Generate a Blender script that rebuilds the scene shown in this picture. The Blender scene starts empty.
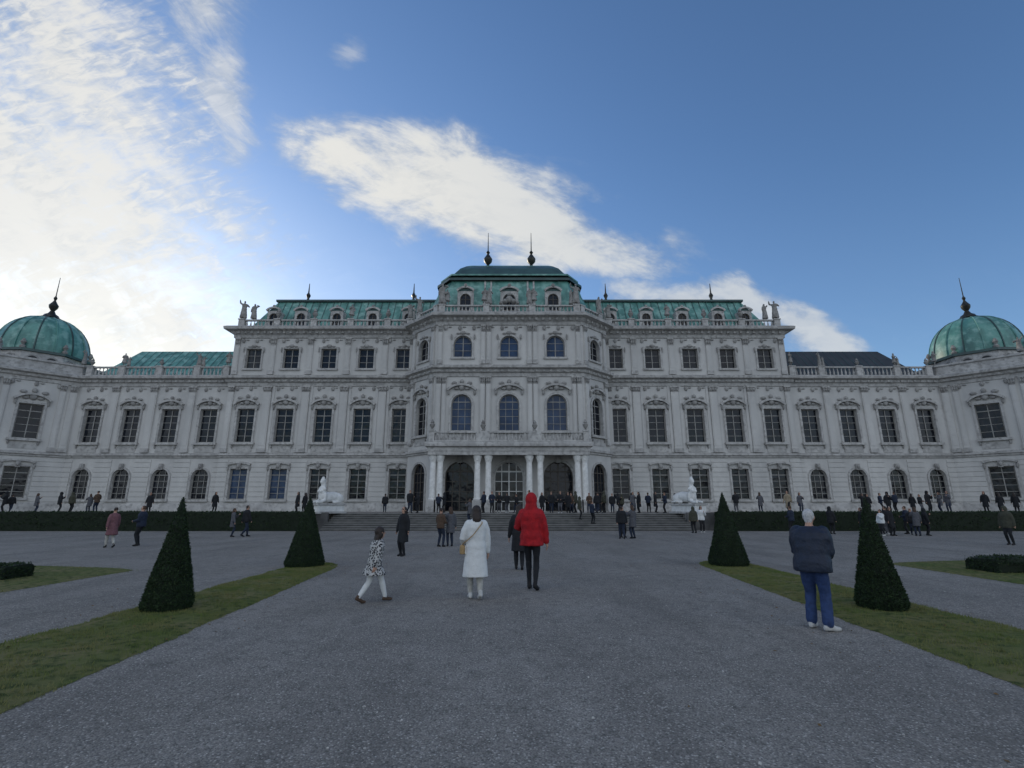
import bpy, math, random, time
from mathutils import Vector, Matrix, noise
from mathutils.bvhtree import BVHTree
random.seed(7)
R=random.random
def U(a,b): return a+(b-a)*random.random()
scene=bpy.context.scene
COL=scene.collection

# ------------------------------------------------------------------ materials
def mat(name,c1,c2=None,scale=3.0,rough=0.8,bump=0.0,bscale=None,spec=0.4,stretch=(1,1,1),c3=None,s3=40,metal=0.0,lo=0.35,hi=0.65,bdist=0.02):
    m=bpy.data.materials.new(name); m.use_nodes=True
    nt=m.node_tree; N=nt.nodes; L=nt.links
    b=N['Principled BSDF']; b.inputs['Roughness'].default_value=rough
    b.inputs['Specular IOR Level'].default_value=spec; b.inputs['Metallic'].default_value=metal
    b.inputs['Base Color'].default_value=(*c1,1)
    tc=N.new('ShaderNodeTexCoord'); mp=N.new('ShaderNodeMapping'); mp.inputs['Scale'].default_value=stretch
    L.new(tc.outputs['Object'],mp.inputs['Vector'])
    if c2:
        n=N.new('ShaderNodeTexNoise'); n.inputs['Scale'].default_value=scale; n.inputs['Detail'].default_value=5; n.inputs['Roughness'].default_value=.6
        L.new(mp.outputs[0],n.inputs['Vector'])
        r=N.new('ShaderNodeMapRange'); r.inputs['From Min'].default_value=lo; r.inputs['From Max'].default_value=hi
        L.new(n.outputs['Fac'],r.inputs['Value'])
        mx=N.new('ShaderNodeMix'); mx.data_type='RGBA'; mx.inputs['A'].default_value=(*c1,1); mx.inputs['B'].default_value=(*c2,1)
        L.new(r.outputs[0],mx.inputs['Factor']); out=mx.outputs['Result']
        if c3:
            n3=N.new('ShaderNodeTexNoise'); n3.inputs['Scale'].default_value=s3; n3.inputs['Detail'].default_value=3
            L.new(tc.outputs['Object'],n3.inputs['Vector'])
            r3=N.new('ShaderNodeMapRange'); r3.inputs['From Min'].default_value=.48; r3.inputs['From Max'].default_value=.66
            L.new(n3.outputs['Fac'],r3.inputs['Value'])
            m3=N.new('ShaderNodeMix'); m3.data_type='RGBA'; m3.inputs['B'].default_value=(*c3,1)
            L.new(out,m3.inputs['A']); L.new(r3.outputs[0],m3.inputs['Factor']); out=m3.outputs['Result']
        L.new(out,b.inputs['Base Color'])
    if bump>0:
        n2=N.new('ShaderNodeTexNoise'); n2.inputs['Scale'].default_value=bscale or scale*4; n2.inputs['Detail'].default_value=3
        L.new(tc.outputs['Object'],n2.inputs['Vector'])
        bp=N.new('ShaderNodeBump'); bp.inputs['Strength'].default_value=bump; bp.inputs['Distance'].default_value=bdist
        L.new(n2.outputs['Fac'],bp.inputs['Height']); L.new(bp.outputs[0],b.inputs['Normal'])
    return m
M={}
M['wall']=mat('plaster_wall',(.565,.55,.52),(.44,.43,.41),.45,.9,.3,3,.2,(1,1,.3),c3=(.50,.485,.46),s3=2.2)
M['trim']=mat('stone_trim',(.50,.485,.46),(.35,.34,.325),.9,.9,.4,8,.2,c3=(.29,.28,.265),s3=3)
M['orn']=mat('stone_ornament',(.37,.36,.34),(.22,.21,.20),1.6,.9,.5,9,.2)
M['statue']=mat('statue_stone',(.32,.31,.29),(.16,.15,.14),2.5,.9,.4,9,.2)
M['white']=mat('white_marble',(.74,.73,.70),(.58,.57,.54),3,.7,.2,9,.3)
M['frame']=mat('window_frame',(.33,.32,.30),(.22,.21,.19),2,.6)
M['frame2']=mat('window_frame_brown',(.10,.085,.07),(.06,.05,.04),2,.6)
M['copper']=mat('copper_patina',(.11,.29,.245),(.045,.14,.12),.9,.45,.3,4,.5,(1,1,.35),c3=(.20,.37,.32),s3=1.3)
M['copperd']=mat('dark_copper',(.04,.09,.082),(.025,.05,.05),.8,.45,.2,4,.5)
M['slate']=mat('dark_roof',(.045,.05,.055),(.03,.035,.04),.8,.6)
M['metal']=mat('dark_metal',(.06,.06,.05),(.03,.03,.03),3,.4,metal=.6)
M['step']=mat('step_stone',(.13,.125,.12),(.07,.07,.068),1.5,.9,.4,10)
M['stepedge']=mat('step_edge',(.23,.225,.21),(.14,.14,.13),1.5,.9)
M['deadleaf']=mat('dead_leaf',(.20,.12,.045),(.10,.06,.03),9,.9)
def glassmat(name,c1,c2,sc=.45):
    m=mat(name,c1,c2,sc,.10,0,spec=.28); nt=m.node_tree
    n2=nt.nodes.new('ShaderNodeTexNoise'); n2.inputs['Scale'].default_value=1.1; n2.inputs['Detail'].default_value=2
    tc=[n for n in nt.nodes if n.type=='TEX_COORD'][0]; nt.links.new(tc.outputs['Object'],n2.inputs['Vector'])
    bp=nt.nodes.new('ShaderNodeBump'); bp.inputs['Strength'].default_value=.7; bp.inputs['Distance'].default_value=.07
    nt.links.new(n2.outputs['Fac'],bp.inputs['Height']); nt.links.new(bp.outputs[0],nt.nodes['Principled BSDF'].inputs['Normal'])
    return m
M['glass']=glassmat('window_glass',(.004,.005,.008),(.014,.017,.024))
M['glass_sky']=glassmat('window_glass_sky_tint',(.012,.026,.060),(.035,.066,.13))  # blue sky reflection painted into the pane colour
M['blind_brightdoor']=glassmat('blind_and_bright_door_glass',(.050,.050,.048),(.010,.011,.015),.8)

def gravel():
    m=bpy.data.materials.new('gravel'); m.use_nodes=True; nt=m.node_tree; N=nt.nodes; L=nt.links
    b=N['Principled BSDF']; b.inputs['Roughness'].default_value=.95; b.inputs['Specular IOR Level'].default_value=.12
    tc=N.new('ShaderNodeTexCoord')
    mp=N.new('ShaderNodeMapping'); mp.inputs['Scale'].default_value=(1,.18,1); L.new(tc.outputs['Object'],mp.inputs['Vector'])
    def nz(s,d=4,r=.6,src=None):
        n=N.new('ShaderNodeTexNoise'); n.inputs['Scale'].default_value=s; n.inputs['Detail'].default_value=d; n.inputs['Roughness'].default_value=r
        L.new(src or tc.outputs['Object'],n.inputs['Vector']); return n
    def mr(o,a,c,d=0,e=1):
        r=N.new('ShaderNodeMapRange'); r.inputs[1].default_value=a; r.inputs[2].default_value=c; r.inputs[3].default_value=d; r.inputs[4].default_value=e
        L.new(o,r.inputs[0]); return r.outputs[0]
    def mix(a,c,f):
        x=N.new('ShaderNodeMix'); x.data_type='RGBA'
        for k,v in(('A',a),('B',c)):
            if isinstance(v,tuple): x.inputs[k].default_value=(*v,1)
            else: L.new(v,x.inputs[k])
        L.new(f,x.inputs['Factor']); return x.outputs['Result']
    base=mix((.255,.232,.203),(.35,.322,.285),mr(nz(.30,6,.65).outputs['Fac'],.35,.65))
    base=mix(base,(.195,.178,.157),mr(nz(.9,5,.65,mp.outputs[0]).outputs['Fac'],.48,.70,0,.85))
    mid=mix(base,(.165,.151,.135),mr(nz(3.2,6,.75).outputs['Fac'],.50,.72))
    v=N.new('ShaderNodeTexVoronoi'); v.inputs['Scale'].default_value=66; L.new(tc.outputs['Object'],v.inputs['Vector'])
    sp=N.new('ShaderNodeSeparateColor'); L.new(v.outputs['Color'],sp.inputs[0])
    peb=mix(mid,(.62,.58,.52),mr(sp.outputs[0],.82,1.0,0,.7))
    peb=mix(peb,(.08,.075,.07),mr(sp.outputs[1],.72,1.0,0,.7))
    gr=mix(peb,(.11,.102,.092),mr(nz(26,5,.8).outputs['Fac'],.54,.72,0,.65))
    fine=mix(gr,(.10,.095,.088),mr(v.outputs['Distance'],.42,.8,0,.6))
    L.new(fine,b.inputs['Base Color'])
    ad=N.new('ShaderNodeMath'); ad.operation='MULTIPLY_ADD'; L.new(v.outputs['Distance'],ad.inputs[0]); ad.inputs[1].default_value=-.4; L.new(nz(7,6,.78).outputs['Fac'],ad.inputs[2])
    bp=N.new('ShaderNodeBump'); bp.inputs['Strength'].default_value=.8; bp.inputs['Distance'].default_value=.022
    L.new(ad.outputs[0],bp.inputs['Height']); L.new(bp.outputs[0],b.inputs['Normal'])
    return m
M['gravel']=gravel()
M['peb']=mat('pebble',(.56,.53,.48),(.2,.19,.18),30,.9)
M['turf']=mat('turf',(.095,.122,.034),(.175,.155,.072),1.0,.95,.6,60,.1,c3=(.05,.068,.022),s3=7)
M['blade']=mat('grass_blade',(.115,.155,.040),(.20,.19,.075),1.2,.9,spec=.15)
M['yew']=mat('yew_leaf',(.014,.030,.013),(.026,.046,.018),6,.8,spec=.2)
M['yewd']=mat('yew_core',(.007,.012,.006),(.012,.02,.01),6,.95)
M['yewl']=mat('yew_leaf_light',(.040,.06,.022),(.028,.05,.02),6,.8,spec=.2)

# ------------------------------------------------------------------ mesh builder
class MB:
    def __init__(s): s.v=[];s.f=[];s.m=[];s.names=[]
    def mi(s,n):
        if n not in s.names: s.names.append(n)
        return s.names.index(n)
    def add(s,vs,fs,m):
        o=len(s.v); s.v.extend(vs); k=s.mi(m)
        for f in fs: s.f.append(tuple(i+o for i in f)); s.m.append(k)
    def obj(s,name,parent=None,smooth=None,loc=(0,0,0)):
        me=bpy.data.meshes.new(name); me.from_pydata(s.v,[],s.f)
        for n in s.names: me.materials.append(M[n])
        me.polygons.foreach_set('material_index',s.m)
        if smooth is not None:
            me.polygons.foreach_set('use_smooth',[True]*len(s.f))
            try: me.set_sharp_from_angle(angle=smooth)
            except Exception: pass
        me.update(); o=bpy.data.objects.new(name,me); COL.objects.link(o); o.location=loc
        if parent: o.parent=parent
        return o
class F:
    def __init__(s,ox,oy,deg=0): s.ox=ox;s.oy=oy;s.c=math.cos(math.radians(deg));s.s=math.sin(math.radians(deg))
    def p(s,a,n,z): return (s.ox+a*s.c+n*s.s, s.oy+a*s.s-n*s.c, z)
BOXF=[(0,1,2,3),(7,6,5,4),(0,4,5,1),(1,5,6,2),(2,6,7,3),(3,7,4,0)]
def box(mb,f,s0,s1,n0,n1,z0,z1,m):
    mb.add([f.p(s0,n0,z0),f.p(s1,n0,z0),f.p(s1,n1,z0),f.p(s0,n1,z0),f.p(s0,n0,z1),f.p(s1,n0,z1),f.p(s1,n1,z1),f.p(s0,n1,z1)],BOXF,m)
def blob(mb,f,s,n,z,rs,rn,rz,m,A=8,B=5):
    vs=[f.p(s,n,z+rz)]
    for i in range(1,B):
        t=math.pi*i/B
        for j in range(A):
            q=2*math.pi*j/A; vs.append(f.p(s+rs*math.sin(t)*math.cos(q),n+rn*math.sin(t)*math.sin(q),z+rz*math.cos(t)))
    vs.append(f.p(s,n,z-rz)); fs=[]
    for j in range(A):
        fs.append((0,1+j,1+(j+1)%A)); e=len(vs)-1; b=1+(B-2)*A; fs.append((e,b+(j+1)%A,b+j))
    for i in range(B-2):
        for j in range(A):
            a=1+i*A+j; b=1+i*A+(j+1)%A; fs.append((a,a+A,b+A,b))
    mb.add(vs,fs,m)
def lathe(mb,x,y,prof,m,A=12,rot=0):
    vs=[];fs=[]
    for r,z in prof:
        for j in range(A):
            q=2*math.pi*j/A+rot; vs.append((x+r*math.cos(q),y+r*math.sin(q),z))
    for i in range(len(prof)-1):
        for j in range(A):
            a=i*A+j;b=i*A+(j+1)%A; fs.append((a,b,b+A,a+A))
    fs.append(tuple(range(A-1,-1,-1))); fs.append(tuple((len(prof)-1)*A+j for j in range(A)))
    mb.add(vs,fs,m)
def offs(path,n,closed=False):
    P=[Vector(p) for p in path]; out=[]
    L=len(P)
    for i in range(L):
        ds=[]
        if i>0 or closed: ds.append((P[i]-P[i-1]).normalized())
        if i<L-1 or closed: ds.append((P[(i+1)%L]-P[i]).normalized())
        ns=[Vector((d.y,-d.x)) for d in ds]
        if len(ns)==1: m=ns[0]
        else:
            m=ns[0]+ns[1]; m=m/ max(.2,m.dot(ns[0]))
        q=P[i]+m*n; out.append((q.x,q.y))
    return out
def sweep(mb,path,prof,m,closed=False):
    rings=[offs(path,n,closed) for n,z in prof]; L=len(path)
    vs=[(rings[k][i][0],rings[k][i][1],prof[k][1]) for i in range(L) for k in range(len(prof))]
    K=len(prof); fs=[]
    for i in range(L if closed else L-1):
        j=(i+1)%L
        for k in range(K-1): fs.append((i*K+k,j*K+k,j*K+k+1,i*K+k+1))
    if not closed:
        fs.append(tuple(range(K))); fs.append(tuple((L-1)*K+k for k in range(K-1,-1,-1)))
    mb.add(vs,fs,m)
def prism(mb,p0,z0,p1,z1,m,cap=True,capm=None):
    L=len(p0); vs=[(x,y,z0) for x,y in p0]+[(x,y,z1) for x,y in p1]
    mb.add(vs,[(i,(i+1)%L,L+(i+1)%L,L+i) for i in range(L)],m)
    if cap: mb.add([(x,y,z1) for x,y in p1],[tuple(range(L))],capm or m)
def ribbon(mb,f,inn,out,n0,n1,m):
    K=len(inn); vs=[]
    for (a,z),(b,w) in zip(inn,out):
        vs+= [f.p(a,n1,z),f.p(b,n1,w),f.p(a,n0,z),f.p(b,n0,w)]
    fs=[]
    for i in range(K-1):
        o=4*i; fs+=[(o,o+4,o+5,o+1),(o+2,o+6,o+4,o),(o+1,o+5,o+7,o+3)]
    fs+=[(0,1,3,2),(4*K-4,4*K-2,4*K-1,4*K-3)]
    mb.add(vs,fs,m)
def outline(c,w,zb,zt,rise,g=0.0,K=12):
    """opening outline left-bottom -> over top -> right-bottom, grown by g"""
    h=w/2+g
    if rise<=0: return [(c-h,zb),(c-h,zt+g),(c+h,zt+g),(c+h,zb)]
    zs=zt-rise; pts=[(c-h,zb)]
    for i in range(K+1):
        t=math.pi*(1-i/K); pts.append((c+h*math.cos(t),zs+(rise+g)*math.sin(t)))
    pts.append((c+h,zb)); return pts
def wallbay(mb,f,s0,s1,z0,z1,c=None,w=0,zb=0,zt=0,rise=0,m='wall',depth=.36):
    def q(a,b,za,zc): mb.add([f.p(a,0,za),f.p(b,0,za),f.p(b,0,zc),f.p(a,0,zc)],[(0,1,2,3)],m)
    if c is None: q(s0,s1,z0,z1); return
    q(s0,c-w/2,z0,z1); q(c+w/2,s1,z0,z1)
    if zb>z0: q(c-w/2,c+w/2,z0,zb)
    o=outline(c,w,zb,zt,rise)
    top=o[1:-1]
    for (a,za),(b,zc) in zip(top[:-1],top[1:]):
        if b-a>1e-5: mb.add([f.p(a,0,za),f.p(b,0,zc),f.p(b,0,z1),f.p(a,0,z1)],[(0,1,2,3)],m)
    oo=o+[o[0]]
    for (a,za),(b,zc) in zip(oo[:-1],oo[1:]):
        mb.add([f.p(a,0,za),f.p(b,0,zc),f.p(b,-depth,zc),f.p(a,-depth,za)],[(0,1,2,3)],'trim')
def window(mw,f,c,w,zb,zt,rise,nx,nz,g='glass',fr='frame',depth=.33,t=.045):
    o=outline(c,w,zb,zt,rise)
    mw.add([f.p(a,-depth,z) for a,z in o],[tuple(range(len(o)))],g)
    i2=outline(c,w-.16,zb+.08,zt-.08,max(0,rise-.08) if rise>0 else 0)
    ribbon(mw,f,i2,outline(c,w-.006,zb+.003,zt-.003,max(0,rise-.003) if rise>0 else 0),-depth,-depth+.1,fr)
    box(mw,f,c-w/2+.1,c+w/2-.1,-depth,-depth+.1,zb+.003,zb+.1,fr)
    def top(s):
        if rise<=0: return zt-.1
        x=min(1,abs(s-c)/(w/2)); return zt-rise+rise*math.sqrt(max(0,1-x*x))-.08
    for i in range(1,nx):
        s=c-w/2+w*i/nx; tt=t*(1.8 if i*2==nx else 1)
        box(mw,f,s-tt/2,s+tt/2,-depth,-depth+.06+(.02 if i*2==nx else 0),zb+.1,top(s),fr)
    for k in range(1,nz):
        z=zb+(zt-zb)*k/nz; hw=w/2-.1; tt=t*(2.0 if k==nz-1 and nz>3 else 1)
        if rise>0 and z>zt-rise:
            hw=w/2*math.sqrt(max(0,1-((z-zt+rise)/rise)**2))-.1
        if hw>.1: box(mw,f,c-hw,c+hw,-depth,-depth+.05,z-tt/2,z+tt/2,fr)
def arc_hood(mb,f,c,w,z,h,n1=.35,m='trim',K=8):
    inn=[];out=[]
    for i in range(K+1):
        t=-1+2*i/K; zz=z+h*(1-t*t)**.8 if abs(t)<1 else z
        inn.append((c+t*w/2,zz-.0)); out.append((c+t*(w/2+.12),zz+.2))
    ribbon(mb,f,inn,out,0.001,n1,m)
def ornament_hood(mb,f,c,w,z,scale=1.0,kind=0):
    arc_hood(mb,f,c,w+.7*scale,z,.5*scale,.38)
    blob(mb,f,c,.12,z+.35*scale,.28*scale,.22,.32*scale,'orn')
    blob(mb,f,c,.16,z+.9*scale,.2*scale,.17,.22*scale,'orn')
    for s in(-1,1):
        blob(mb,f,c+s*.5*scale,.12,z+.22*scale,.24*scale,.14,.13*scale,'orn')
        blob(mb,f,c+s*.72*scale,.12,z+.75*scale,.26*scale,.16,.16*scale,'orn')
        blob(mb,f,c+s*(w/2+.3),.12,z-.15,.13,.16,.3*scale,'orn')
def surround(mb,f,c,w,zb,zt,rise,g=.2,n=.1):
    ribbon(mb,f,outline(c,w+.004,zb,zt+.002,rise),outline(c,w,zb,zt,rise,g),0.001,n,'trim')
def pilaster(mb,f,c,w,z0,z1,cap=.7,n=.18,kind=0):
    box(mb,f,c-w/2-.07,c+w/2+.07,.002,n+.07,z0,z0+.45,'trim')
    box(mb,f,c-w/2,c+w/2,.002,n,z0+.45,z1-cap,'wall')
    box(mb,f,c-w/2+.1,c+w/2-.1,n,n+.03,z0+.75,z1-cap-.3,'wall')
    box(mb,f,c-w/2-.06,c+w/2+.06,.002,n+.09,z1-.16,z1,'trim')
    box(mb,f,c-w/2-.0,c+w/2+.0,.002,n+.02,z1-cap,z1-.16,'orn')
    for s in(-1,0,1):
        blob(mb,f,c+s*w*.36,n+.05,z1-cap*.6,w*.2,.09,cap*.26,'orn',6,4)
        blob(mb,f,c+s*w*.45,n+.08,z1-cap*.32,w*.16,.09,.09,'orn',6,4)
def baluster_run(mb,f,s0,s1,n,z,h=1.0,step=.36,m='trim'):
    box(mb,f,s0,s1,n-.16,n+.16,z,z+.16,m); box(mb,f,s0,s1,n-.18,n+.18,z+h-.15,z+h,m)
    k=max(1,int((s1-s0)/step)); 
    for i in range(k):
        s=s0+(i+.5)*(s1-s0)/k; x,y,_=f.p(s,n,0); hh=h-.31; zz=z+.16
        lathe(mb,x,y,[(.06,zz),(.11,zz+hh*.3),(.045,zz+hh*.75),(.08,zz+hh)],m,6)
def pier(mb,f,s,n,z,h=1.1,w=.34,m='trim'):
    box(mb,f,s-w,s+w,n-w*.8,n+w*.8,z,z+h,m); box(mb,f,s-w-.06,s+w+.06,n-w*.8-.06,n+w*.8+.06,z+h,z+h+.12,m)
def vase(mb,f,s,n,z,k=1.0,m='statue'):
    x,y,_=f.p(s,n,0)
    lathe(mb,x,y,[(.2*k,z),(.22*k,z+.08*k),(.08*k,z+.2*k),(.3*k,z+.55*k),(.33*k,z+.75*k),(.18*k,z+.9*k),(.24*k,z+1.0*k),(.13*k,z+1.2*k),(.05*k,z+1.38*k)],m,10)

# ------------------------------------------------------------------ palace
BX=-.30; TZ=1.2
palace=bpy.data.objects.new('baroque_palace',None); palace.location=(BX,0,0)
W=MB(); G=MB(); O=MB(); RF=MB()
fs=F(0,55,0); fm=F(0,54.75,0); fc=F(0,50.5,0)
fL=F(-10.8,53.56,-45); fR=F(7.74,50.5,45); FL=3.06*math.sqrt(2)
TS=7.2
def octv(cx,cy,s):
    a=s*1.2071; h=s/2
    return [(cx-h,cy-a),(cx+h,cy-a),(cx+a,cy-h),(cx+a,cy+h),(cx+h,cy+a),(cx-h,cy+a),(cx-a,cy+h),(cx-a,cy-h)]
def grooves(f,a,b,z0,z1,step=.52):
    if b-a<.15: return
    z=z0
    while z<z1-.1:
        box(O,f,a,b,.002,.06,z+.04,min(z+step-.04,z1),'wall'); z+=step
def groundwin(f,s0,s1,c,arch,w=1.85,zb=2.45,zt=5.7,g='glass'):
    rise=w/2 if arch else 0
    wallbay(W,f,s0,s1,TZ,7.0,c,w,zb,zt,rise)
    window(G,f,c,w,zb,zt,rise,3 if arch else 2,5,g=g,fr='frame')
    surround(O,f,c,w,zb,zt,rise,.2,.1)
    box(O,f,c-w/2-.3,c+w/2+.3,.001,.25,zb-.22,zb,'trim')
    box(O,f,c-.2,c+.2,.1,.28,zt-.1,zt+.55,'orn'); blob(O,f,c,.3,zt+.25,.17,.14,.24,'orn')
    if not arch:
        arc_hood(O,f,c,w+.5,zt+.35,.22,.28)
        for s in(-1,1): blob(O,f,c+s*(w/2+.25),.12,zt+.05,.12,.12,.3,'orn',6,4)
    g0=w/2+.32
    grooves(f,s0+.001,c-g0,2.2,6.7); grooves(f,c+g0,s1-.001,2.2,6.7)
def noblewin(f,s0,s1,c,w=1.9,zb=8.55,zt=12.3,rise=0,g='glass',sc=1.0,nx=2):
    wallbay(W,f,s0,s1,7.0,15.2,c,w,zb,zt,rise)
    window(G,f,c,w,zb,zt,rise,nx,5,g=g,fr='frame')
    surround(O,f,c,w,zb,zt,rise,.22,.12)
    box(O,f,c-w/2-.35,c+w/2+.35,.001,.3,zb-.25,zb,'trim')
    box(O,f,c-w/2-.1,c+w/2+.1,.002,.06,zb-1.05,zb-.35,'trim')
    for s in(-1,1): blob(O,f,c+s*(w/2+.15),.1,zb-.45,.1,.14,.22,'orn',6,4)
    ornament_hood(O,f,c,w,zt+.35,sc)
def topwin(f,s0,s1,c,w=1.75,zb=16.95,zt=19.3,rise=0,g='glass'):
    wallbay(W,f,s0,s1,15.2,20.9,c,w,zb,zt,rise)
    window(G,f,c,w,zb,zt,rise,2,3,g=g,fr='frame')
    surround(O,f,c,w,zb,zt,rise,.2,.1)
    box(O,f,c-w/2-.3,c+w/2+.3,.001,.2,zb-.2,zb,'trim')
    blob(O,f,c,.14,zt+.3,.32,.16,.2,'orn'); 
    for s in(-1,1):
        blob(O,f,c+s*.5,.1,zt+.22,.25,.12,.1,'orn',6,4)
        blob(O,f,c+s*(w/2+.25),.1,zt-.15,.1,.12,.35,'orn',6,4)
def pickg():
    r=R(); return 'glass' if r<.84 else ('blind_brightdoor' if r<.93 else 'glass_sky')
for sg in(-1,1):
    cs=[33.5,37.8,42.1,46.4]; bd=[31.6,35.65,39.95,44.25,48.5]
    for i,c in enumerate(cs):
        a,b=sorted((sg*bd[i],sg*bd[i+1]))
        groundwin(fs,a,b,sg*c,True,g=pickg()); noblewin(fs,a,b,sg*c,g=pickg())
    for b in bd[1:-1]: pilaster(O,fs,sg*b,.75,7.45,14.9)
    cs=[12.06,16.35,20.64,24.93,29.22]; bd=[10.8,14.2,18.5,22.8,27.07,31.6]
    for i,c in enumerate(cs):
        a,b=sorted((sg*bd[i],sg*bd[i+1]))
        groundwin(fm,a,b,sg*c,False,g=pickg()); noblewin(fm,a,b,sg*c,g=pickg(),sc=1.15); topwin(fm,a,b,sg*c,g=pickg())
    for b in bd[1:-1]:
        pilaster(O,fm,sg*b,.85,7.45,14.9); pilaster(O,fm,sg*b,.6,16.25,20.6,.9,.12)
        for k in(-1,1): box(O,fm,sg*b+k*.62-.14,sg*b+k*.62+.14,.002,.07,7.45,14.9,'wall')
    for k in (11.15,31.15): 
        pilaster(O,fm,sg*k,.6,7.45,14.9); pilaster(O,fm,sg*k,.5,16.25,20.6,.9,.12)
for c,a,b in((-4.9,-7.74,-2.47),(0,-2.47,2.47),(4.9,2.47,7.74)):
    wallbay(W,fc,a,b,TZ,7.0,c,2.9,1.25,6.1,1.45); window(G,fc,c,2.9,1.25,6.1,1.45,4,5,g='blind_brightdoor' if c==0 else 'glass',fr='white' if c==0 else 'frame2',t=.07)  # middle door: bright sky seen through it is painted as a lighter pane
    surround(O,fc,c,2.9,1.25,6.1,1.45,.25,.15); box(O,fc,c-.25,c+.25,.15,.35,5.95,6.7,'orn')
    noblewin(fc,a,b,c,2.1,9.2,13.0,1.05,g='glass_sky',sc=1.1,nx=3)
    topwin(fc,a,b,c,1.95,17.0,19.4,.97,g='glass_sky')
for b in(-7.3,-2.75,-2.15,2.15,2.75,7.3):
    pilaster(O,fc,b,.48,8.0,14.9,.8,.2); pilaster(O,fc,b,.42,16.25,20.6,.8,.16)
for b in(-6.75,6.75): pilaster(O,fc,b,.4,8.0,14.9,.8,.14)
for f in(fL,fR):
    m_=FL/2
    wallbay(W,f,0,FL,TZ,7.0,m_,2.3,1.25,6.0,1.15); window(G,f,m_,2.3,1.25,6.0,1.15,4,5,fr='frame2'); surround(O,f,m_,2.3,1.25,6.0,1.15)
    noblewin(f,0,FL,m_,1.8,8.9,12.9,.9,g='glass'); topwin(f,0,FL,m_,1.7,17.0,19.4,.85)
    for s in(.45,FL-.45): pilaster(O,f,s,.5,8.0,14.9); pilaster(O,f,s,.45,16.25,20.6)
for sg in(-1,1):
    f=F(-10.8,54.75,-90) if sg<0 else F(10.8,53.56,90)
    wallbay(W,f,0,1.19,TZ,20.9)
    f=F(-31.6,55.0,-90) if sg<0 else F(31.6,54.75,90)
    wallbay(W,f,0,.25,TZ,15.2)
    if sg<0: box(W,F(0,0),-31.6,-31.3,-74,-54.76,15.0,20.9,'wall')
    else: box(W,F(0,0),31.3,31.6,-74,-54.76,15.0,20.9,'wall')
def wbox(mb,x0,x1,y0,y1,z0,z1,m): box(mb,F(0,0),x0,x1,-y1,-y0,z0,z1,m)
wbox(W,-31.29,31.29,55.22,73.98,TZ,22.0,'wall')
for sg in(-1,1):
    a,b=sorted((sg*31.25,sg*50)); wbox(W,a,b,55.47,73.9,TZ,16.0,'wall')
inn=offs([(-10.8,60),(-10.8,53.56),(-7.74,50.5),(7.74,50.5),(10.8,53.56),(10.8,60)],-.46)
prism(W,inn,TZ,inn,22.0,'wall')
path=[(-48.5,55),(-31.6,55),(-31.6,54.75),(-10.8,54.75),(-10.8,53.56),(-7.74,50.5),(7.74,50.5),(10.8,53.56),(10.8,54.75),(31.6,54.75),(31.6,55),(48.5,55)]
top3=[(-31.6,74),(-31.6,54.75)]+path[3:9]+[(31.6,54.75),(31.6,74)]
P_belt=[(0,14.85),(.1,14.9),(.12,15.25),(.3,15.35),(.36,15.6),(.70,15.72),(.74,15.98),(.5,16.08),(-.1,16.2)]
P_str=[(0,6.85),(.14,6.9),(.16,7.05),(.3,7.12),(.3,7.32),(-.02,7.42)]
P_base=[(.16,TZ-.1),(.16,1.95),(.06,2.1),(-.02,2.12)]
P_top=[(0,20.55),(.12,20.6),(.14,20.95),(.3,21.05),(.45,21.3),(.95,21.42),(1.0,21.72),(.75,21.86),(-.7,22.02)]
sweep(O,path,P_belt,'trim'); 
for pp in (path[:6],path[6:]): sweep(O,pp,P_str,'trim')
for pp in(path[:5],path[7:]): sweep(O,pp,P_base,'trim')
sweep(O,top3,P_top,'trim')
def mods(f,s0,s1,z,h=.28,n0=.14,n1=.5,step=.72):
    k=int((s1-s0)/step)
    for i in range(k):
        s=s0+(i+.5)*(s1-s0)/k; box(O,f,s-.12,s+.12,n0-.02,n1,z,z+h,'trim')
for sg in(-1,1):
    a,b=sorted((sg*11.3,sg*31.4)); mods(fm,a,b,21.04); mods(fm,a,b,15.36,.22,.14,.42)
    a,b=sorted((sg*31.9,sg*48.3)); mods(fs,a,b,15.36,.22,.14,.42)
mods(fc,-7.6,7.6,21.04); mods(fc,-7.6,7.6,15.36,.22,.14,.42)
for f in(fL,fR): mods(f,.1,FL-.1,21.04); mods(f,.1,FL-.1,15.36,.22,.14,.42)
def frieze(f,s0,s1,z,step=1.43):
    k=int((s1-s0)/step)
    for i in range(k):
        s=s0+(i+.5)*(s1-s0)/k
        blob(O,f,s,.08,z,.2,.12,.28,'orn',6,4); blob(O,f,s+.45,.05,z+.1,.2,.07,.09,'orn',6,4)
for sg in(-1,1):
    a,b=sorted((sg*11.4,sg*31.3)); frieze(fm,a,b,20.25)
    frieze(fs,*sorted((sg*32,sg*48.2)),14.55); frieze(fm,a,b,14.6)
frieze(fc,-7.5,7.5,20.25)
PB=[(-7.7,50.48),(-7.7,47.7),(7.7,47.7),(7.7,50.48)]
sweep(O,PB,[(-.6,6.5),(0,6.5),(0,6.85),(.05,6.86),(.05,7.2),(.3,7.3),(.35,7.55),(.3,7.7),(-.4,7.75)],'trim')
wbox(O,-7.5,7.5,47.9,50.4,7.2,7.72,'trim'); wbox(O,-7.1,7.1,48.3,50.4,7.0,7.19,'wall')
fb=F(0,47.95)
for a,b in((-7.2,-3.1),(-1.9,1.9),(3.1,7.2)): baluster_run(O,fb,a,b,0,7.76,1.0,.34)
for a,b in((-3.1,-1.9),(1.9,3.1)): 
    box(O,fb,a,b,-.2,.2,7.76,8.8,'trim')
for s in(-7.4,7.4): pier(O,fb,s,0,7.76,1.0,.25); vase(O,fb,s,0,8.85,.8)
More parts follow.
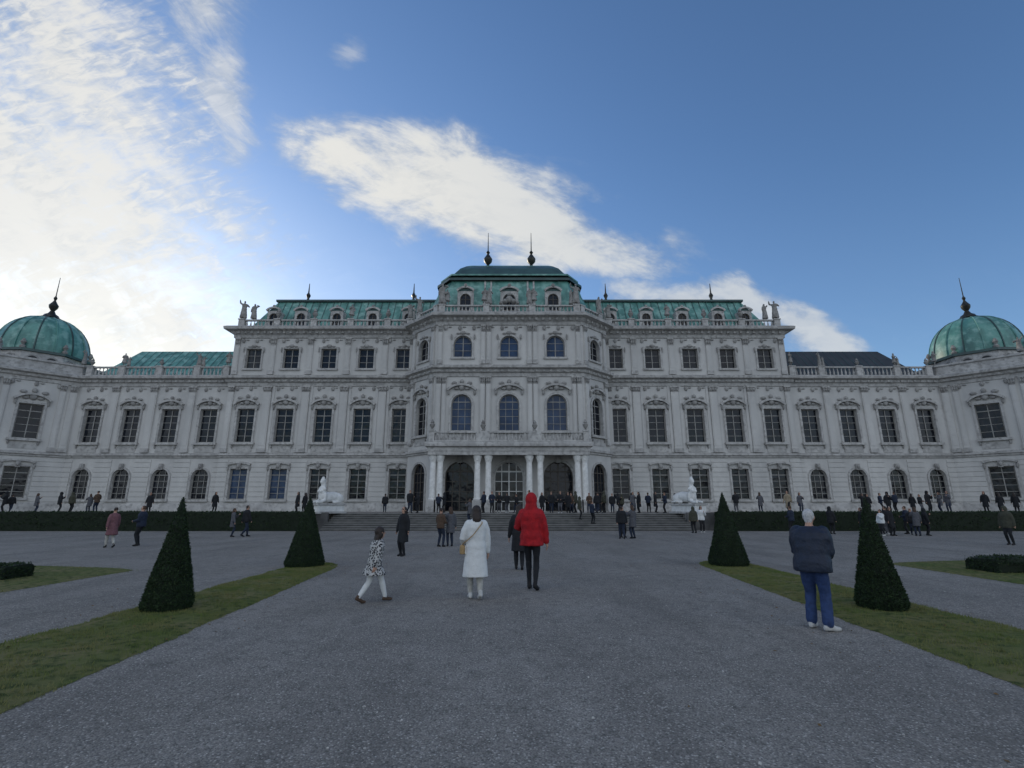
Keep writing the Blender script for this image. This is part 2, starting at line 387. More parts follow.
for s in(-2.5,2.5): vase(O,fb,s,0,8.8,.8)
baluster_run(O,F(-7.4,50.3,-90),.1,2.1,0,7.76); baluster_run(O,F(7.4,48.2,90),.1,2.1,0,7.76)
for x in(-7.25,-6.55,-3.0,-1.95,1.95,3.0,6.55,7.25):
    wbox(O,x-.42,x+.42,47.8,48.64,TZ,2.3,'trim')
    lathe(O,x,48.22,[(.36,2.3),(.38,2.42),(.3,2.5),(.3,3.2),(.27,5.7),(.25,5.75),(.3,5.9),(.38,6.2),(.42,6.3),(.42,6.5)],'white',14)
    blob(O,F(x,48.22),0,.3,6.1,.12,.1,.12,'white',6,4)
statues=[]
def parapet(f,s0,s1,n,z,piers,h=.95):
    ps=sorted(piers); last=s0
    for p in ps:
        if p-.34>last+.2: baluster_run(O,f,last,p-.36,n,z,h,.4)
        pier(O,f,p,n,z,h-.05); last=p+.36
    if s1-last>.3: baluster_run(O,f,last,s1,n,z,h,.4)
for sg in(-1,1):
    prs=[sg*x for x in(11.6,14.2,18.5,22.8,27.07,31.2)]
    parapet(fm,*sorted((sg*11.2,sg*31.5)),-.3,22.0,prs)
    for i,x in enumerate(prs):
        xx,yy,_=fm.p(x,-.3,0)
        if i in(1,3,4): vase(O,fm,x,-.3,23.05,.95)
        else: statues.append((xx,yy,23.05,.95 if i<5 else 1.15,random.uniform(-.6,.6)))
    statues.append((sg*30.0,55.1,23.0,1.0,.3))
    prs=[sg*x for x in(32.3,35.65,39.95,44.25,47.9)]
    parapet(fs,*sorted((sg*31.9,sg*48.3)),-.25,16.15,prs,1.15)
    for i,x in enumerate(prs):
        xx,yy,_=fs.p(x,-.25,0)
        if i in(1,3,): statues.append((xx,yy,17.35,.8,R())); statues.append((xx+.45,yy+.1,17.35,.6,R()))
        elif i==0: statues.append((xx,yy,17.35,.9,R()))
        else: vase(O,fs,x,-.25,17.35,.7)
parapet(fc,-7.6,7.6,-.35,22.0,[-7.3,-2.5,2.5,7.3],1.0)
for f in(fL,fR): parapet(f,.3,FL-.3,-.35,22.0,[.5,FL-.5],1.0)
for x in(-7.3,7.3): statues.append((x,50.9,23.1,1.25,0)); statues.append((x*.93,51.0,23.1,.95,.8))
for x in(-2.7,-2.2,2.2,2.7): statues.append((x,50.9,23.1,1.0,U(-.5,.5)))
for x in(-10.3,10.3): statues.append((x,53.7,23.1,1.1,.5))
for dx,dz,r in((0,.7,.4),(-.45,.45,.3),(.45,.45,.3),(0,1.25,.25),(-.9,.25,.22),(.9,.25,.22)): blob(O,fc,dx,-.3,23.0+dz,r,.3,r,'statue')
def rect(x0,x1,y0,y1): return [(x0,y0),(x1,y0),(x1,y1),(x0,y1)]
for sg in(-1,1):
    x0,x1=sorted((sg*8,sg*31.0)); t0,t1=sorted((sg*8,sg*28.9))
    prism(RF,rect(x0,x1,56.0,73.4),22.0,rect(t0,t1,58.4,71),26.6,'copper',True,'copperd')
    prism(RF,rect(*sorted((sg*8,sg*29.15)),58.15,71.3),26.6,rect(*sorted((sg*8,sg*29.15)),58.15,71.3),26.85,'copperd')
    prism(RF,rect(t0,t1,58.4,71),26.85,rect(*sorted((sg*8,sg*26.5)),62.5,67),28.6,'copper')
    for i in range(24):
        x=sg*(9+i*.86)
        if abs(x)>29.0: continue
        RF.add([(x-.04,55.97,22.05),(x+.04,55.97,22.05),(x+.04,58.33,26.6),(x-.04,58.33,26.6)],[(0,1,2,3)],'copperd')
    for x in(12.06,16.35,20.64,24.93,28.2):
        x*=sg; fd=F(x,56.1)
        wallbay(RF,fd,-.75,.75,22.1,24.5,0,1.0,22.6,24.2,.5,m='trim',depth=.2); window(RF,fd,0,1.0,22.6,24.2,.5,2,2,depth=.18,fr='frame2')
        box(RF,fd,-.75,-.73,-1.6,-.01,22.1,24.5,'trim'); box(RF,fd,.73,.75,-1.6,-.01,22.1,24.5,'trim')
        arc_hood(RF,fd,0,1.6,24.4,.4,.2); 
        RF.add([fd.p(-.75,-.01,24.5),fd.p(0,-.01,24.9),fd.p(.75,-.01,24.5),fd.p(.75,-2,24.5),fd.p(0,-2,24.9),fd.p(-.75,-2,24.5)],[(0,1,4,5),(1,2,3,4),(0,2,1)],'copperd')
        blob(RF,fd,0,.1,25.05,.18,.15,.2,'orn')
    for x in(12.5,26.2):
        lathe(RF,sg*x,60.5,[(.3,27.4),(.14,28.0),(.3,28.4),(.1,28.8),(.04,30.1)],'metal',8)
    a,b=sorted((sg*32,sg*50)); prism(RF,rect(a,b,57.2,73),16.1,rect(*sorted((sg*32.0,sg*47.3)),61.5,69.5),21.1,'copper' if sg<0 else 'slate',True,'copperd')
    for i in range(20):
        x=sg*(32.5+i*.86)
        if abs(x)<47: RF.add([(x-.04,57.17,16.15),(x+.04,57.17,16.15),(x+.04,61.47,21.1),(x-.04,61.47,21.1)],[(0,1,2,3)],'copperd')
def cpoly(hx,cx,y0,cy,y1): return [(-cx,y0),(cx,y0),(hx,y0+cy),(hx,y1),(-hx,y1),(-hx,y0+cy)]
tiers=[(cpoly(10.3,7.1,51.9,3.0,72),22.0),(cpoly(9.3,6.9,52.5,2.6,71),24.2),(cpoly(8.6,6.8,53.2,2.3,70.5),26.0),(cpoly(8.3,6.7,53.7,2.1,70),27.2)]
for (p0,z0),(p1,z1) in zip(tiers[:-1],tiers[1:]): prism(RF,p0,z0,p1,z1,'copper')
lip=cpoly(8.65,6.95,53.35,2.2,70.3); prism(RF,lip,27.2,lip,27.5,'copperd')
lw=cpoly(7.9,6.5,54.2,1.9,69.5); prism(RF,lw,27.5,lw,28.0,'copperd')
lip=cpoly(8.3,6.8,53.8,2.1,70.0); prism(RF,lip,28.0,lip,28.2,'copper')
t2=[(cpoly(8.0,6.6,54.1,2.1,69.6),28.2),(cpoly(6.9,5.9,55.2,1.7,68.6),29.6),(cpoly(6.2,5.3,56.4,1.5,67.6),30.5),(cpoly(5.6,4.8,57.2,1.3,66.5),31.0)]
for (p0,z0),(p1,z1) in zip(t2[:-1],t2[1:]): prism(RF,p0,z0,p1,z1,'copperd' if z1<30.6 else 'copper')
for sg in(-1,1):
    lathe(RF,sg*2.75,58,[(.5,30.9),(.3,31.2),(.16,31.5),(.5,31.9),(.55,32.3),(.3,32.7),(.12,33.0),(.25,33.2),(.07,33.5),(.03,36.0)],'metal',12)
for x,w,fd in((0,1.4,F(0,52.0)),(-4.9,1.2,F(-4.9,52.0)),(4.9,1.2,F(4.9,52.0))):
    wallbay(RF,fd,-w/2-.3,w/2+.3,22.2,25.2,0,w,22.9,24.9,w/2,m='trim',depth=.2); window(RF,fd,0,w,22.9,24.9,w/2,2,3,depth=.18,fr='frame2')
    for s in(-1,1): box(RF,fd,s*(w/2+.29)-.01,s*(w/2+.29)+.01,-1.8,-.01,22.2,25.2,'trim')
    arc_hood(RF,fd,0,w+.6,25.1,.45,.25); blob(RF,fd,0,.15,25.8,.22,.2,.28,'statue')
    RF.add([fd.p(-w/2-.3,-.01,25.2),fd.p(0,-.01,25.7),fd.p(w/2+.3,-.01,25.2),fd.p(w/2+.3,-2,25.2),fd.p(0,-2,25.7),fd.p(-w/2-.3,-2,25.2)],[(0,1,4,5),(1,2,3,4),(0,2,1)],'copperd')
for x in(-2.45,2.45): 
    for d in(-.35,.35): RF.add([(x+d-.1,51.88,22.1),(x+d+.1,51.88,22.1),(x+d+.1,52.45,24.2),(x+d-.1,52.45,24.2),(x+d+.1,53.15,26.0),(x+d-.1,53.15,26.0),(x+d+.1,53.6,27.2),(x+d-.1,53.6,27.2)],[(0,1,2,3),(3,2,4,5),(5,4,6,7)],'trim')
for sg in(-1,1):
    cx=sg*(48.5+1.2071*TS); cy=55+.5*TS
    V=octv(cx,cy,TS)
    for i in range(8):
        a=V[i];b=V[(i+1)%8]; ang=math.degrees(math.atan2(b[1]-a[1],b[0]-a[0])); f=F(a[0],a[1],ang); m_=TS/2
        if i in(0,1,7,2,6):
            groundwin(f,0,TS,m_,False,2.0,2.6,5.8,g='glass'); noblewin(f,0,TS,m_,2.0,8.7,12.4,g='glass',sc=1.2)
        else: wallbay(W,f,0,TS,TZ,15.2)
        for s in(.45,TS-.45): pilaster(O,f,s,.6,7.45,14.9,.8,.18)
        for s in(1.35,TS-1.35): pilaster(O,f,s,.5,7.45,14.9,.8,.14)
        mods(f,.2,TS-.2,15.36,.22,.14,.42); frieze(f,.8,TS-.8,14.6)
    VI=offs(V,-.46,True); prism(W,VI,TZ,VI,16.1,'wall')
    sweep(O,V,P_belt,'trim',True); sweep(O,V,P_str,'trim',True); sweep(O,V,P_base,'trim',True)
    V2=offs(V,-.25,True)
    sweep(O,V2,[(0,16.0),(.1,16.1),(.1,16.5),(0,16.55),(0,17.1),(.15,17.2),(.15,17.4),(-.3,17.45),(-.3,16.0)],'trim',True)
    for i in (1,2,7,0):
        x,y=V2[i]; statues.append((x,y,17.45,.85,R()*2))
    def ring(r): return [(cx+r*math.cos(math.radians(22.5+45*k)),cy+r*math.sin(math.radians(22.5+45*k))) for k in range(8)]
    prism(RF,ring(4.95),16.1,ring(4.75),19.0,'trim')
    prism(RF,ring(5.0),19.0,ring(5.0),19.3,'copperd')
    for k in range(8):
        a=ring(4.81)[k]; b=ring(4.81)[(k+1)%8]; ang=math.degrees(math.atan2(b[1]-a[1],b[0]-a[0])); Ls=math.dist(a,b); f=F(a[0],a[1],ang)
        for s in(Ls*.28,Ls*.72):
            wz=outline(s,1.0,16.9,18.5,.5); RF.add([f.p(q,.09,z) for q,z in wz],[tuple(range(len(wz)))],'glass')
            ribbon(RF,f,outline(s,1.0,16.9,18.5,.5),outline(s,1.0,16.9,18.5,.5,.15),.0,.16,'orn')
    prof=[]
    for i in range(13):
        t=i/12*math.pi/2; prof.append((4.5*math.cos(t)**.8 if i<12 else .5, 19.3+5.1*math.sin(t)))
    prof=[(r,z) for r,z in prof if r>.9]+[(.9,24.4)]
    A=48; vs=[];fcs=[]
    for r,z in prof:
        for j in range(A):
            q=2*math.pi*j/A; vs.append((cx+r*math.cos(q),cy+r*math.sin(q),z))
    for i in range(len(prof)-1):
        for j in range(A):
            a=i*A+j;b=i*A+(j+1)%A; fcs.append((a,b,b+A,a+A))
    RF.add(vs,fcs,'copper')
    for k in range(16):
        q=2*math.pi*(k+.5)/16; tx,ty=-math.sin(q),math.cos(q); vs=[]
        for r,z in prof:
            for d,e in((-.08,0),(-.05,.1),(.05,.1),(.08,0)):
                vs.append((cx+(r+e)*math.cos(q)+tx*d,cy+(r+e)*math.sin(q)+ty*d,z+e*.3))
        RF.add(vs,[(4*i+j,4*i+j+1,4*i+j+5,4*i+j+4) for i in range(len(prof)-1) for j in range(3)],'copperd' if k%2 else 'copper')
    lathe(RF,cx,cy,[(1.1,24.3),(1.2,24.45),(.85,24.6),(.7,24.9),(.4,25.1),(.2,25.5),(.45,25.9),(.5,26.2),(.25,26.6),(.1,26.9),(.2,27.2),(.06,27.5),(.03,30.0)],'metal',12)
    for k in range(8):
        q=math.radians(45*k+22.5)
        lathe(RF,cx+4.75*math.cos(q),cy+4.75*math.sin(q),[(.25,19.3),(.3,19.5),(.12,19.7),(.28,20.0),(.1,20.4)],'statue',8)
# ------------------------------------------------------------------ figures
def ellipsoid(c,r,A=14,B=9):
    vs=[];fs_=[]
    vs.append((c[0],c[1],c[2]+r[2]))
    for i in range(1,B):
        t=math.pi*i/B
        for j in range(A):
            q=2*math.pi*j/A; vs.append((c[0]+r[0]*math.sin(t)*math.cos(q),c[1]+r[1]*math.sin(t)*math.sin(q),c[2]+r[2]*math.cos(t)))
    vs.append((c[0],c[1],c[2]-r[2])); e=len(vs)-1
    for j in range(A):
        fs_.append((0,1+j,1+(j+1)%A)); b=1+(B-2)*A; fs_.append((e,b+(j+1)%A,b+j))
    for i in range(B-2):
        for j in range(A):
            a=1+i*A+j;b=1+i*A+(j+1)%A; fs_.append((a,a+A,b+A,b))
    return vs,fs_
def tube(pts,rad,A=12,caps=True):
    P=[Vector(p) for p in pts]; vs=[];fs_=[]; n=len(P); prev=None
    rings=[]
    for i in range(n):
        t=(P[min(i+1,n-1)]-P[max(i-1,0)]).normalized()
        if prev is None:
            ref=Vector((1,0,0)) if abs(t.x)<.8 else Vector((0,1,0)); u=(ref-t*ref.dot(t)).normalized()
        else: u=(prev-t*prev.dot(t)).normalized()
        prev=u; w=t.cross(u); r=rad[i]; rx,ry=(r,r) if not isinstance(r,tuple) else r
        rings.append((P[i],t,u,w,rx,ry))
    if caps:
        p,t,u,w,rx,ry=rings[0]; m0=min(rx,ry); rings=[(p-t*m0*.9,t,u,w,rx*.35,ry*.35),(p-t*m0*.55,t,u,w,rx*.8,ry*.8)]+rings
        p,t,u,w,rx,ry=rings[-1]; m0=min(rx,ry); rings+= [(p+t*m0*.55,t,u,w,rx*.8,ry*.8),(p+t*m0*.9,t,u,w,rx*.35,ry*.35)]
    for p,t,u,w,rx,ry in rings:
        for j in range(A):
            q=2*math.pi*j/A; vs.append(tuple(p+u*(rx*math.cos(q))+w*(ry*math.sin(q))))
    K=len(rings)
    for i in range(K-1):
        for j in range(A):
            a=i*A+j;b=i*A+(j+1)%A; fs_.append((a,b,b+A,a+A))
    fs_.append(tuple(range(A-1,-1,-1))); fs_.append(tuple((K-1)*A+j for j in range(A)))
    return vs,fs_
def loft(rings,A=20):
    vs=[];fs_=[]
    for (x,y,z,rx,ry) in rings:
        for j in range(A):
            q=2*math.pi*j/A; c,s=math.cos(q),math.sin(q)
            vs.append((x+rx*math.copysign(abs(c)**.9,c),y+ry*math.copysign(abs(s)**.9,s),z))
    for i in range(len(rings)-1):
        for j in range(A):
            a=i*A+j;b=i*A+(j+1)%A; fs_.append((a,b,b+A,a+A))
    fs_.append(tuple(range(A-1,-1,-1))); fs_.append(tuple((len(rings)-1)*A+j for j in range(A)))
    return vs,fs_
def ik(a,b,l1,l2,hint):
    a=Vector(a);b=Vector(b);d=b-a;L=d.length
    if L>=(l1+l2)*.998: b=a+d.normalized()*(l1+l2)*.998; d=b-a; L=d.length
    x=(l1*l1-l2*l2+L*L)/(2*L); h=math.sqrt(max(0,l1*l1-x*x)); t=d.normalized(); hv=Vector(hint); hv=(hv-t*hv.dot(t)).normalized()
    return a+t*x+hv*h, b
def fuse(name,groups,voxel,extra=None,wr=0.0,flat=True):
    vs=[];fs_=[]
    for g,parts in groups.items():
        for v,f in parts:
            o=len(vs); vs+=v; fs_+=[tuple(i+o for i in q) for q in f]
    me=bpy.data.meshes.new(name+'_src'); me.from_pydata(vs,[],fs_); me.update()
    ob=bpy.data.objects.new(name+'_src',me); COL.objects.link(ob)
    md=ob.modifiers.new('r','REMESH'); md.mode='VOXEL'; md.voxel_size=voxel
    ms=ob.modifiers.new('s','SMOOTH'); ms.factor=.5; ms.iterations=2
    dg=bpy.context.evaluated_depsgraph_get(); dg.update()
    out=bpy.data.meshes.new_from_object(ob.evaluated_get(dg)); out.name=name
    bpy.data.objects.remove(ob); bpy.data.meshes.remove(me)
    trees=[]
    for g,parts in groups.items():
        v2=[];f2=[]
        for v,f in parts:
            o=len(v2); v2+=v; f2+=[tuple(i+o for i in q) for q in f]
        trees.append((g,BVHTree.FromPolygons([Vector(x) for x in v2],f2)))
    out.materials.clear(); names=[g for g,_ in trees]
    for g in names: out.materials.append(M[g])
    for p in out.polygons:
        c=p.center; best=0;bd=9
        for k,(g,t) in enumerate(trees):
            r=t.find_nearest(c,bd)
            if r[3] is not None and r[3]<bd: bd=r[3];best=k
        p.material_index=best; p.use_smooth=True
    if wr>0:
        for v in out.vertices:
            n=noise.noise(Vector((v.co.x*9,v.co.y*9,v.co.z*10)))+.4*noise.noise(v.co*26)
            if .25<v.co.z<1.45: v.co+=v.normal*n*wr
    if flat:
        for v in out.vertices:
            if v.co.z<.004: v.co.z=.004 if v.co.z>0 else 0.0
    if extra:
        import bmesh
        bm=bmesh.new(); bm.from_mesh(out)
        for g,(v,f) in extra:
            if g not in names: names.append(g); out.materials.append(M[g])
            k=names.index(g); bv=[bm.verts.new(x) for x in v]
            for q in f:
                try: ff=bm.faces.new([bv[i] for i in q]); ff.material_index=k; ff.smooth=True
                except Exception: pass
        bm.to_mesh(out); bm.free()
    out.update(); return out
def figure(name,top='c_black',pants='c_black',shoe='c_shoe',hair='h_dark',hem=.82,flare=1.0,bulk=1.0,t=.02,
           feet=((-.1,0,0),(.1,0,0)),hands=((-.3,.04,.78),(.3,.04,.78)),hairstyle='short',legt=.012,voxel=.016,hood=None,skin='skin',
           sleeve=None,head=1.0,leanf=0.0,bag=None,wr=.006,toes=(0,0),cuff=0.0,fingers=True,ponytail=False,cap=None):
    Gp={}
    def A_(g,p): Gp.setdefault(g,[]).append(p)
    extra=[]
    b=bulk
    def ly(z): return leanf*max(0,z-.9)
    for i,sx in enumerate((-1,1)):
        fx,fy,fl=feet[i]; hip=(sx*.09,0,.93); ank=(fx,fy,.09+fl)
        kn,an=ik(hip,ank,.445,.43,(0,1,0))
        hip=Vector(hip); m1=hip.lerp(kn,.45); m2=kn.lerp(an,.35)
        A_(pants,tube([hip,m1,kn,m2,kn.lerp(an,.93)],[.088+legt,.08+legt,.058+legt,.058+legt,.04+legt+cuff]))
        a_=toes[i]; ca,sa=math.sin(a_),math.cos(a_)
        dn=-.055-(.09*min(1,fl/.1) if fl>0 else 0)
        heel=an+Vector((-ca*.045,-sa*.045,-.045+(.02 if fl>0 else 0))); ball=an+Vector((ca*.11,sa*.11,dn)); toe=an+Vector((ca*.175,sa*.175,dn-.005))
        A_(shoe,tube([heel,an.lerp(ball,.5)+Vector((0,0,-.012)),ball,toe],[.038,.045,.044,.032],10))
        A_(shoe,tube([an+Vector((0,0,.03)),heel],[.044,.04],10))
    tr=[(.90,.165,.118),(.98,.165,.12),(1.08,.145,.108),(1.2,.155,.112),(1.32,.178,.118),(1.40,.175,.108),(1.45,.125,.085),(1.49,.065,.062)]
    body=[(0,ly(z),z,rx*b+t,ry*b+t*1.1) for z,rx,ry in tr]
    if hem<.9:
        n=5; low=[]
        for k in range(n):
            z=hem+(.88-hem)*k/n; q=1-k/n
            low.append((0,0,z,(.165*b+t)*(1+q*(flare-1)),(.12*b+t)*(1+q*(flare-1)*1.2)))
        low=[(low[0][0],low[0][1],hem-.004,low[0][3]*.9,low[0][4]*.88)]+low
        body=low+body
    A_(top,loft(body))
    A_(top if hood else skin,tube([(0,ly(1.42),1.44),(0,ly(1.5)+.015,1.57)],[.06,.052]))
    for i,sx in enumerate((-1,1)):
        sh=Vector((sx*(.178*b**.6),ly(1.4),1.405)); el,wr_=ik(sh,hands[i],.29,.265,(sx*.5,-1,-.3))
        fa=el.lerp(wr_,.4)
        A_(sleeve or top,tube([sh-Vector((sx*.04,0,0)),sh.lerp(el,.5),el,fa,el.lerp(wr_,.95)],[.056*b**.5+t,.05+t,.043+t,.042+t,.032+t*.8]))
        d=(wr_-el).normalized(); 
        side=Vector((-sx,0,0)); side=(side-d*side.dot(d)).normalized()
        if fingers:
            A_(skin,tube([wr_-d*.01,wr_+d*.03,wr_+d*.085],[(.02,.028),(.021,.036),(.018,.036)]) )
            for k,(off,ln) in enumerate(((-.03,.06),(-.01,.072),(.01,.068),(.03,.052))):
                fb_=Vector((0,1,0)); fb_=(fb_-d*fb_.dot(d)).normalized()
                s0=wr_+d*.085+fb_*off; s1=s0+d*ln*.5+side*.008; s2=s0+d*ln*.9+side*.03
                extra.append((skin,tube([s0-d*.015,s1,s2],[.009,.0085,.007],6)))
            s0=wr_+d*.03+Vector((0,.03,0)); extra.append((skin,tube([s0,s0+d*.03+Vector((0,.025,0)),s0+d*.06+Vector((0,.03,0))],[.012,.01,.008],6)))
        else:
            A_(skin,ellipsoid(tuple(wr_+d*.06),(.03,.038,.07),8,6))
    k=head; hc=Vector((0,ly(1.63)+.02,1.5+.13*k)); 
    def H(x,y,z): return (hc.x+x*k,hc.y+y*k,hc.z+z*k)
    A_(skin,ellipsoid(H(0,0,.01),(.076*k,.095*k,.108*k)))
    A_(skin,ellipsoid(H(0,.035,-.06),(.052*k,.055*k,.055*k)))
    A_(skin,tube([H(0,.09,.02),H(0,.112,-.02)],[.009*k,.014*k],8))
    for sx in(-1,1): A_(skin,ellipsoid(H(sx*.078,0,-.005),(.012*k,.022*k,.032*k),8,6))
    for sx in(-1,1): extra.append(('eye',ellipsoid(H(sx*.03,.087,.012),(.012*k,.008*k,.008*k),8,6)))
    extra.append(('lip',ellipsoid(H(0,.089,-.055),(.022*k,.008*k,.007*k),8,6)))
    if hood:
        A_(hood,ellipsoid(H(0,-.02,.02),(.118*k,.125*k,.15*k))); A_(hood,loft([(0,hc.y-.03,1.42,.15,.12),(0,hc.y-.03,1.52,.12,.11),(0,hc.y-.03,1.62,.1,.1)]))
    elif hairstyle=='short':
        A_(hair,ellipsoid(H(0,-.018,.035),(.086*k,.098*k,.1*k)))
        A_(hair,ellipsoid(H(0,-.055,-.03),(.062*k,.05*k,.07*k)))
    elif hairstyle in('long','bob'):
        A_(hair,ellipsoid(H(0,-.022,.03),(.094*k,.108*k,.106*k)))
        for sx in(-1,1): A_(hair,ellipsoid(H(sx*.062,-.02,-.03),(.034*k,.06*k,.09*k)))
        zb=1.30 if hairstyle=='long' else 1.43
        A_(hair,loft([(0,hc.y-.115,zb,.06,.035),(0,hc.y-.11,zb+.07,.09,.05),(0,hc.y-.08,1.56,.098,.065),(0,hc.y-.03,1.66,.088,.085)]))
    if ponytail: A_(hair,tube([H(0,-.1,.04),H(0,-.16,.0),H(0,-.15,-.12)],[.03,.035,.018],8))
    if hairstyle=='bun': 
        A_(hair,ellipsoid(H(0,-.018,.03),(.088*k,.1*k,.104*k))); A_(hair,ellipsoid(H(0,-.09,.08),(.045*k,.045*k,.045*k)))
    if cap:
        A_(cap,ellipsoid(H(0,-.005,.065),(.09*k,.105*k,.075*k))); 
    if bag:
        g,bx,by,bz,sx,sy,sz=bag
        A_(g,loft([(bx,by,bz-sz,sx*.8,sy*.8),(bx,by,bz-sz*.8,sx,sy),(bx,by,bz+sz*.7,sx*.9,sy*.8),(bx,by,bz+sz,sx*.7,sy*.4)],12))
        s1=1 if bx<0 else -1
        extra.append((g,tube([(bx,by-.02,bz+sz),(bx*.3,-.155*b-t,1.2),(s1*.1,-.12*b-t,1.42),(s1*.1,.0,1.46+t)],[.01]*4,6)))
    return fuse(name,Gp,voxel,extra,wr)
PEND=[]
def put(name,me,loc,h,yaw,parent=None,base=1.75):
    o=bpy.data.objects.new(name,me); PEND.append(o); o.location=loc; s=h/base; o.scale=(s,s,s); o.rotation_euler=(0,0,math.radians(yaw))
    if parent: o.parent=parent
    return o
def cm(n,c,c2=None,sc=12,rough=.85,bump=.4,**k): M[n]=mat(n,c,c2 or tuple(x*.65 for x in c),sc,rough,bump,35,**k)
cm('c_black',(.014,.015,.018)); cm('c_navy',(.018,.027,.05)); cm('c_navyj',(.012,.020,.042),rough=.6); cm('c_jeans',(.026,.052,.14)); cm('c_dkjeans',(.018,.027,.05))
cm('c_white',(.66,.66,.64),(.60,.60,.58)); cm('c_red',(.40,.009,.014),(.25,.005,.010)); cm('c_beige',(.36,.29,.20)); cm('c_grey',(.10,.10,.11)); cm('c_olive',(.06,.06,.04))
cm('c_brown',(.09,.055,.035)); cm('c_shoe',(.02,.018,.018)); cm('c_wshoe',(.6,.59,.56)); cm('c_tan',(.42,.28,.13)); cm('c_pink',(.20,.09,.10)); cm('c_cream',(.46,.44,.39)); cm('c_blue',(.025,.045,.10))
cm('skin',(.46,.27,.19),(.40,.23,.16),8,.6,.05); cm('h_dark',(.018,.012,.010),(.035,.022,.016),40,.55,.6); cm('h_brown',(.07,.035,.018),(.04,.02,.01),40,.55,.6); cm('h_white',(.55,.54,.53),(.38,.37,.36),40,.7,.6)
M['eye']=mat('eye',(.03,.02,.015),rough=.3); M['lip']=mat('lip',(.35,.13,.11))
m=bpy.data.materials.new('c_pattern'); m.use_nodes=True; nt=m.node_tree; v=nt.nodes.new('ShaderNodeTexVoronoi'); v.inputs['Scale'].default_value=20
tc=nt.nodes.new('ShaderNodeTexCoord'); nt.links.new(tc.outputs['Object'],v.inputs['Vector']); cr=nt.nodes.new('ShaderNodeValToRGB')
cr.color_ramp.elements[0].position=.42; cr.color_ramp.elements[0].color=(.02,.02,.024,1); cr.color_ramp.elements[1].position=.52; cr.color_ramp.elements[1].color=(.42,.41,.39,1)
nt.links.new(v.outputs['Distance'],cr.inputs[0]); nt.links.new(cr.outputs[0],nt.nodes['Principled BSDF'].inputs['Base Color']); nt.nodes['Principled BSDF'].inputs['Roughness'].default_value=.9; M['c_pattern']=m

put('woman_in_red_jacket',figure('woman_in_red_jacket','c_red','c_black','c_shoe',hem=.80,bulk=1.16,t=.028,flare=1.08,hood='c_red',voxel=.014,
    feet=((-.06,.12,0),(.08,-.16,.03)),hands=((-.2,.3,1.1),(.29,.05,.84)),legt=.0,toes=(0,.2),wr=.010),(.42,11.26,0),1.96,-8)
put('woman_in_white_coat',figure('woman_in_white_coat','c_white','c_cream','c_wshoe',hem=.42,bulk=1.08,t=.025,flare=1.25,hairstyle='bob',voxel=.014,
    feet=((-.08,.10,0),(.08,-.16,0.04)),hands=((-.20,.24,1.0),(.26,.1,.84)),bag=('c_tan',-.27,.0,.92,.05,.08,.09),wr=.006),(-.7,10.15,0),1.72,12)
put('girl_in_patterned_coat',figure('girl_in_patterned_coat','c_pattern','c_white','c_brown',hem=.66,bulk=1.18,t=.025,flare=1.6,hairstyle='long',voxel=.014,head=1.2,
    feet=((-.06,-.34,.06),(.06,.32,0)),hands=((-.27,.16,.86),(.27,-.12,.85)),leanf=.12),(-2.55,9.8,0),1.33,-50,base=1.80)
put('elderly_man_in_navy_jacket',figure('elderly_man_in_navy_jacket','c_navyj','c_jeans','c_wshoe',hair='h_white',hem=.83,bulk=1.36,t=.045,flare=.98,voxel=.014,
    feet=((-.12,.05,0),(.12,-.06,0)),hands=((-.12,.34,1.0),(.12,.34,1.0)),legt=.022,cuff=.018,leanf=.22,toes=(.1,.7),wr=.010),(4.40,7.75,0),1.66,-42)
put('woman_in_dark_coat',figure('woman_in_dark_coat','c_black','c_black','c_shoe',hem=.5,bulk=1.05,flare=1.15,hairstyle='long',voxel=.018,
    feet=((-.08,.1,0),(.08,-.12,0.02)),hands=((-.29,.1,.8),(.29,0,.8))),(.20,14.7,0),1.76,0)
pal=[dict(top='c_black',pants='c_black',hem=.5,flare=1.2,hairstyle='long'),
 dict(top='c_black',pants='c_dkjeans',hem=.82,bulk=1.2,t=.035),
 dict(top='c_navy',pants='c_black',hem=.84,bulk=1.15,t=.03,hairstyle='short',hair='h_brown'),
 dict(top='c_grey',pants='c_dkjeans',hem=.6,flare=1.15,hairstyle='bob',hair='h_brown'),
 dict(top='c_olive',pants='c_black',hem=.78,bulk=1.2,t=.03,hood='c_olive'),
 dict(top='c_beige',pants='c_black',hem=.42,flare=1.2,hairstyle='long',hair='h_brown'),
 dict(top='c_brown',pants='c_dkjeans',hem=.84,bulk=1.1,hairstyle='bun'),
 dict(top='c_white',pants='c_black',hem=.84,bulk=1.15,t=.03,hairstyle='long',shoe='c_wshoe'),
 dict(top='c_blue',pants='c_dkjeans',hem=.82,bulk=1.2,t=.03,cap='c_black'),
 dict(top='c_pink',pants='c_cream',hem=.55,flare=1.3,hairstyle='bun'),
 dict(top='c_black',pants='c_grey',hem=.84,bulk=1.15,t=.03,hairstyle='short',shoe='c_wshoe'),
 dict(top='c_black',pants='c_black',hem=.7,bulk=1.1,t=.03,hood='c_black')]
poses=[dict(feet=((-.1,.02,0),(.1,-.03,0)),hands=((-.29,.05,.8),(.29,.05,.8))),
 dict(feet=((-.08,.18,0),(.08,-.2,.04)),hands=((-.27,-.10,.83),(.27,.18,.86))),
 dict(feet=((-.1,0,0),(.13,.06,0)),hands=((-.14,.27,1.08),(.14,.27,1.08))),
 dict(feet=((-.1,0,0),(.1,.0,0)),hands=((-.1,.30,1.35),(.28,.1,.84)))]
VAR=[]
for i,pv in enumerate(pal):
    d=dict(pv); d.update(poses[i%4]); VAR.append(figure('visitor_body',voxel=.03,fingers=False,**d))
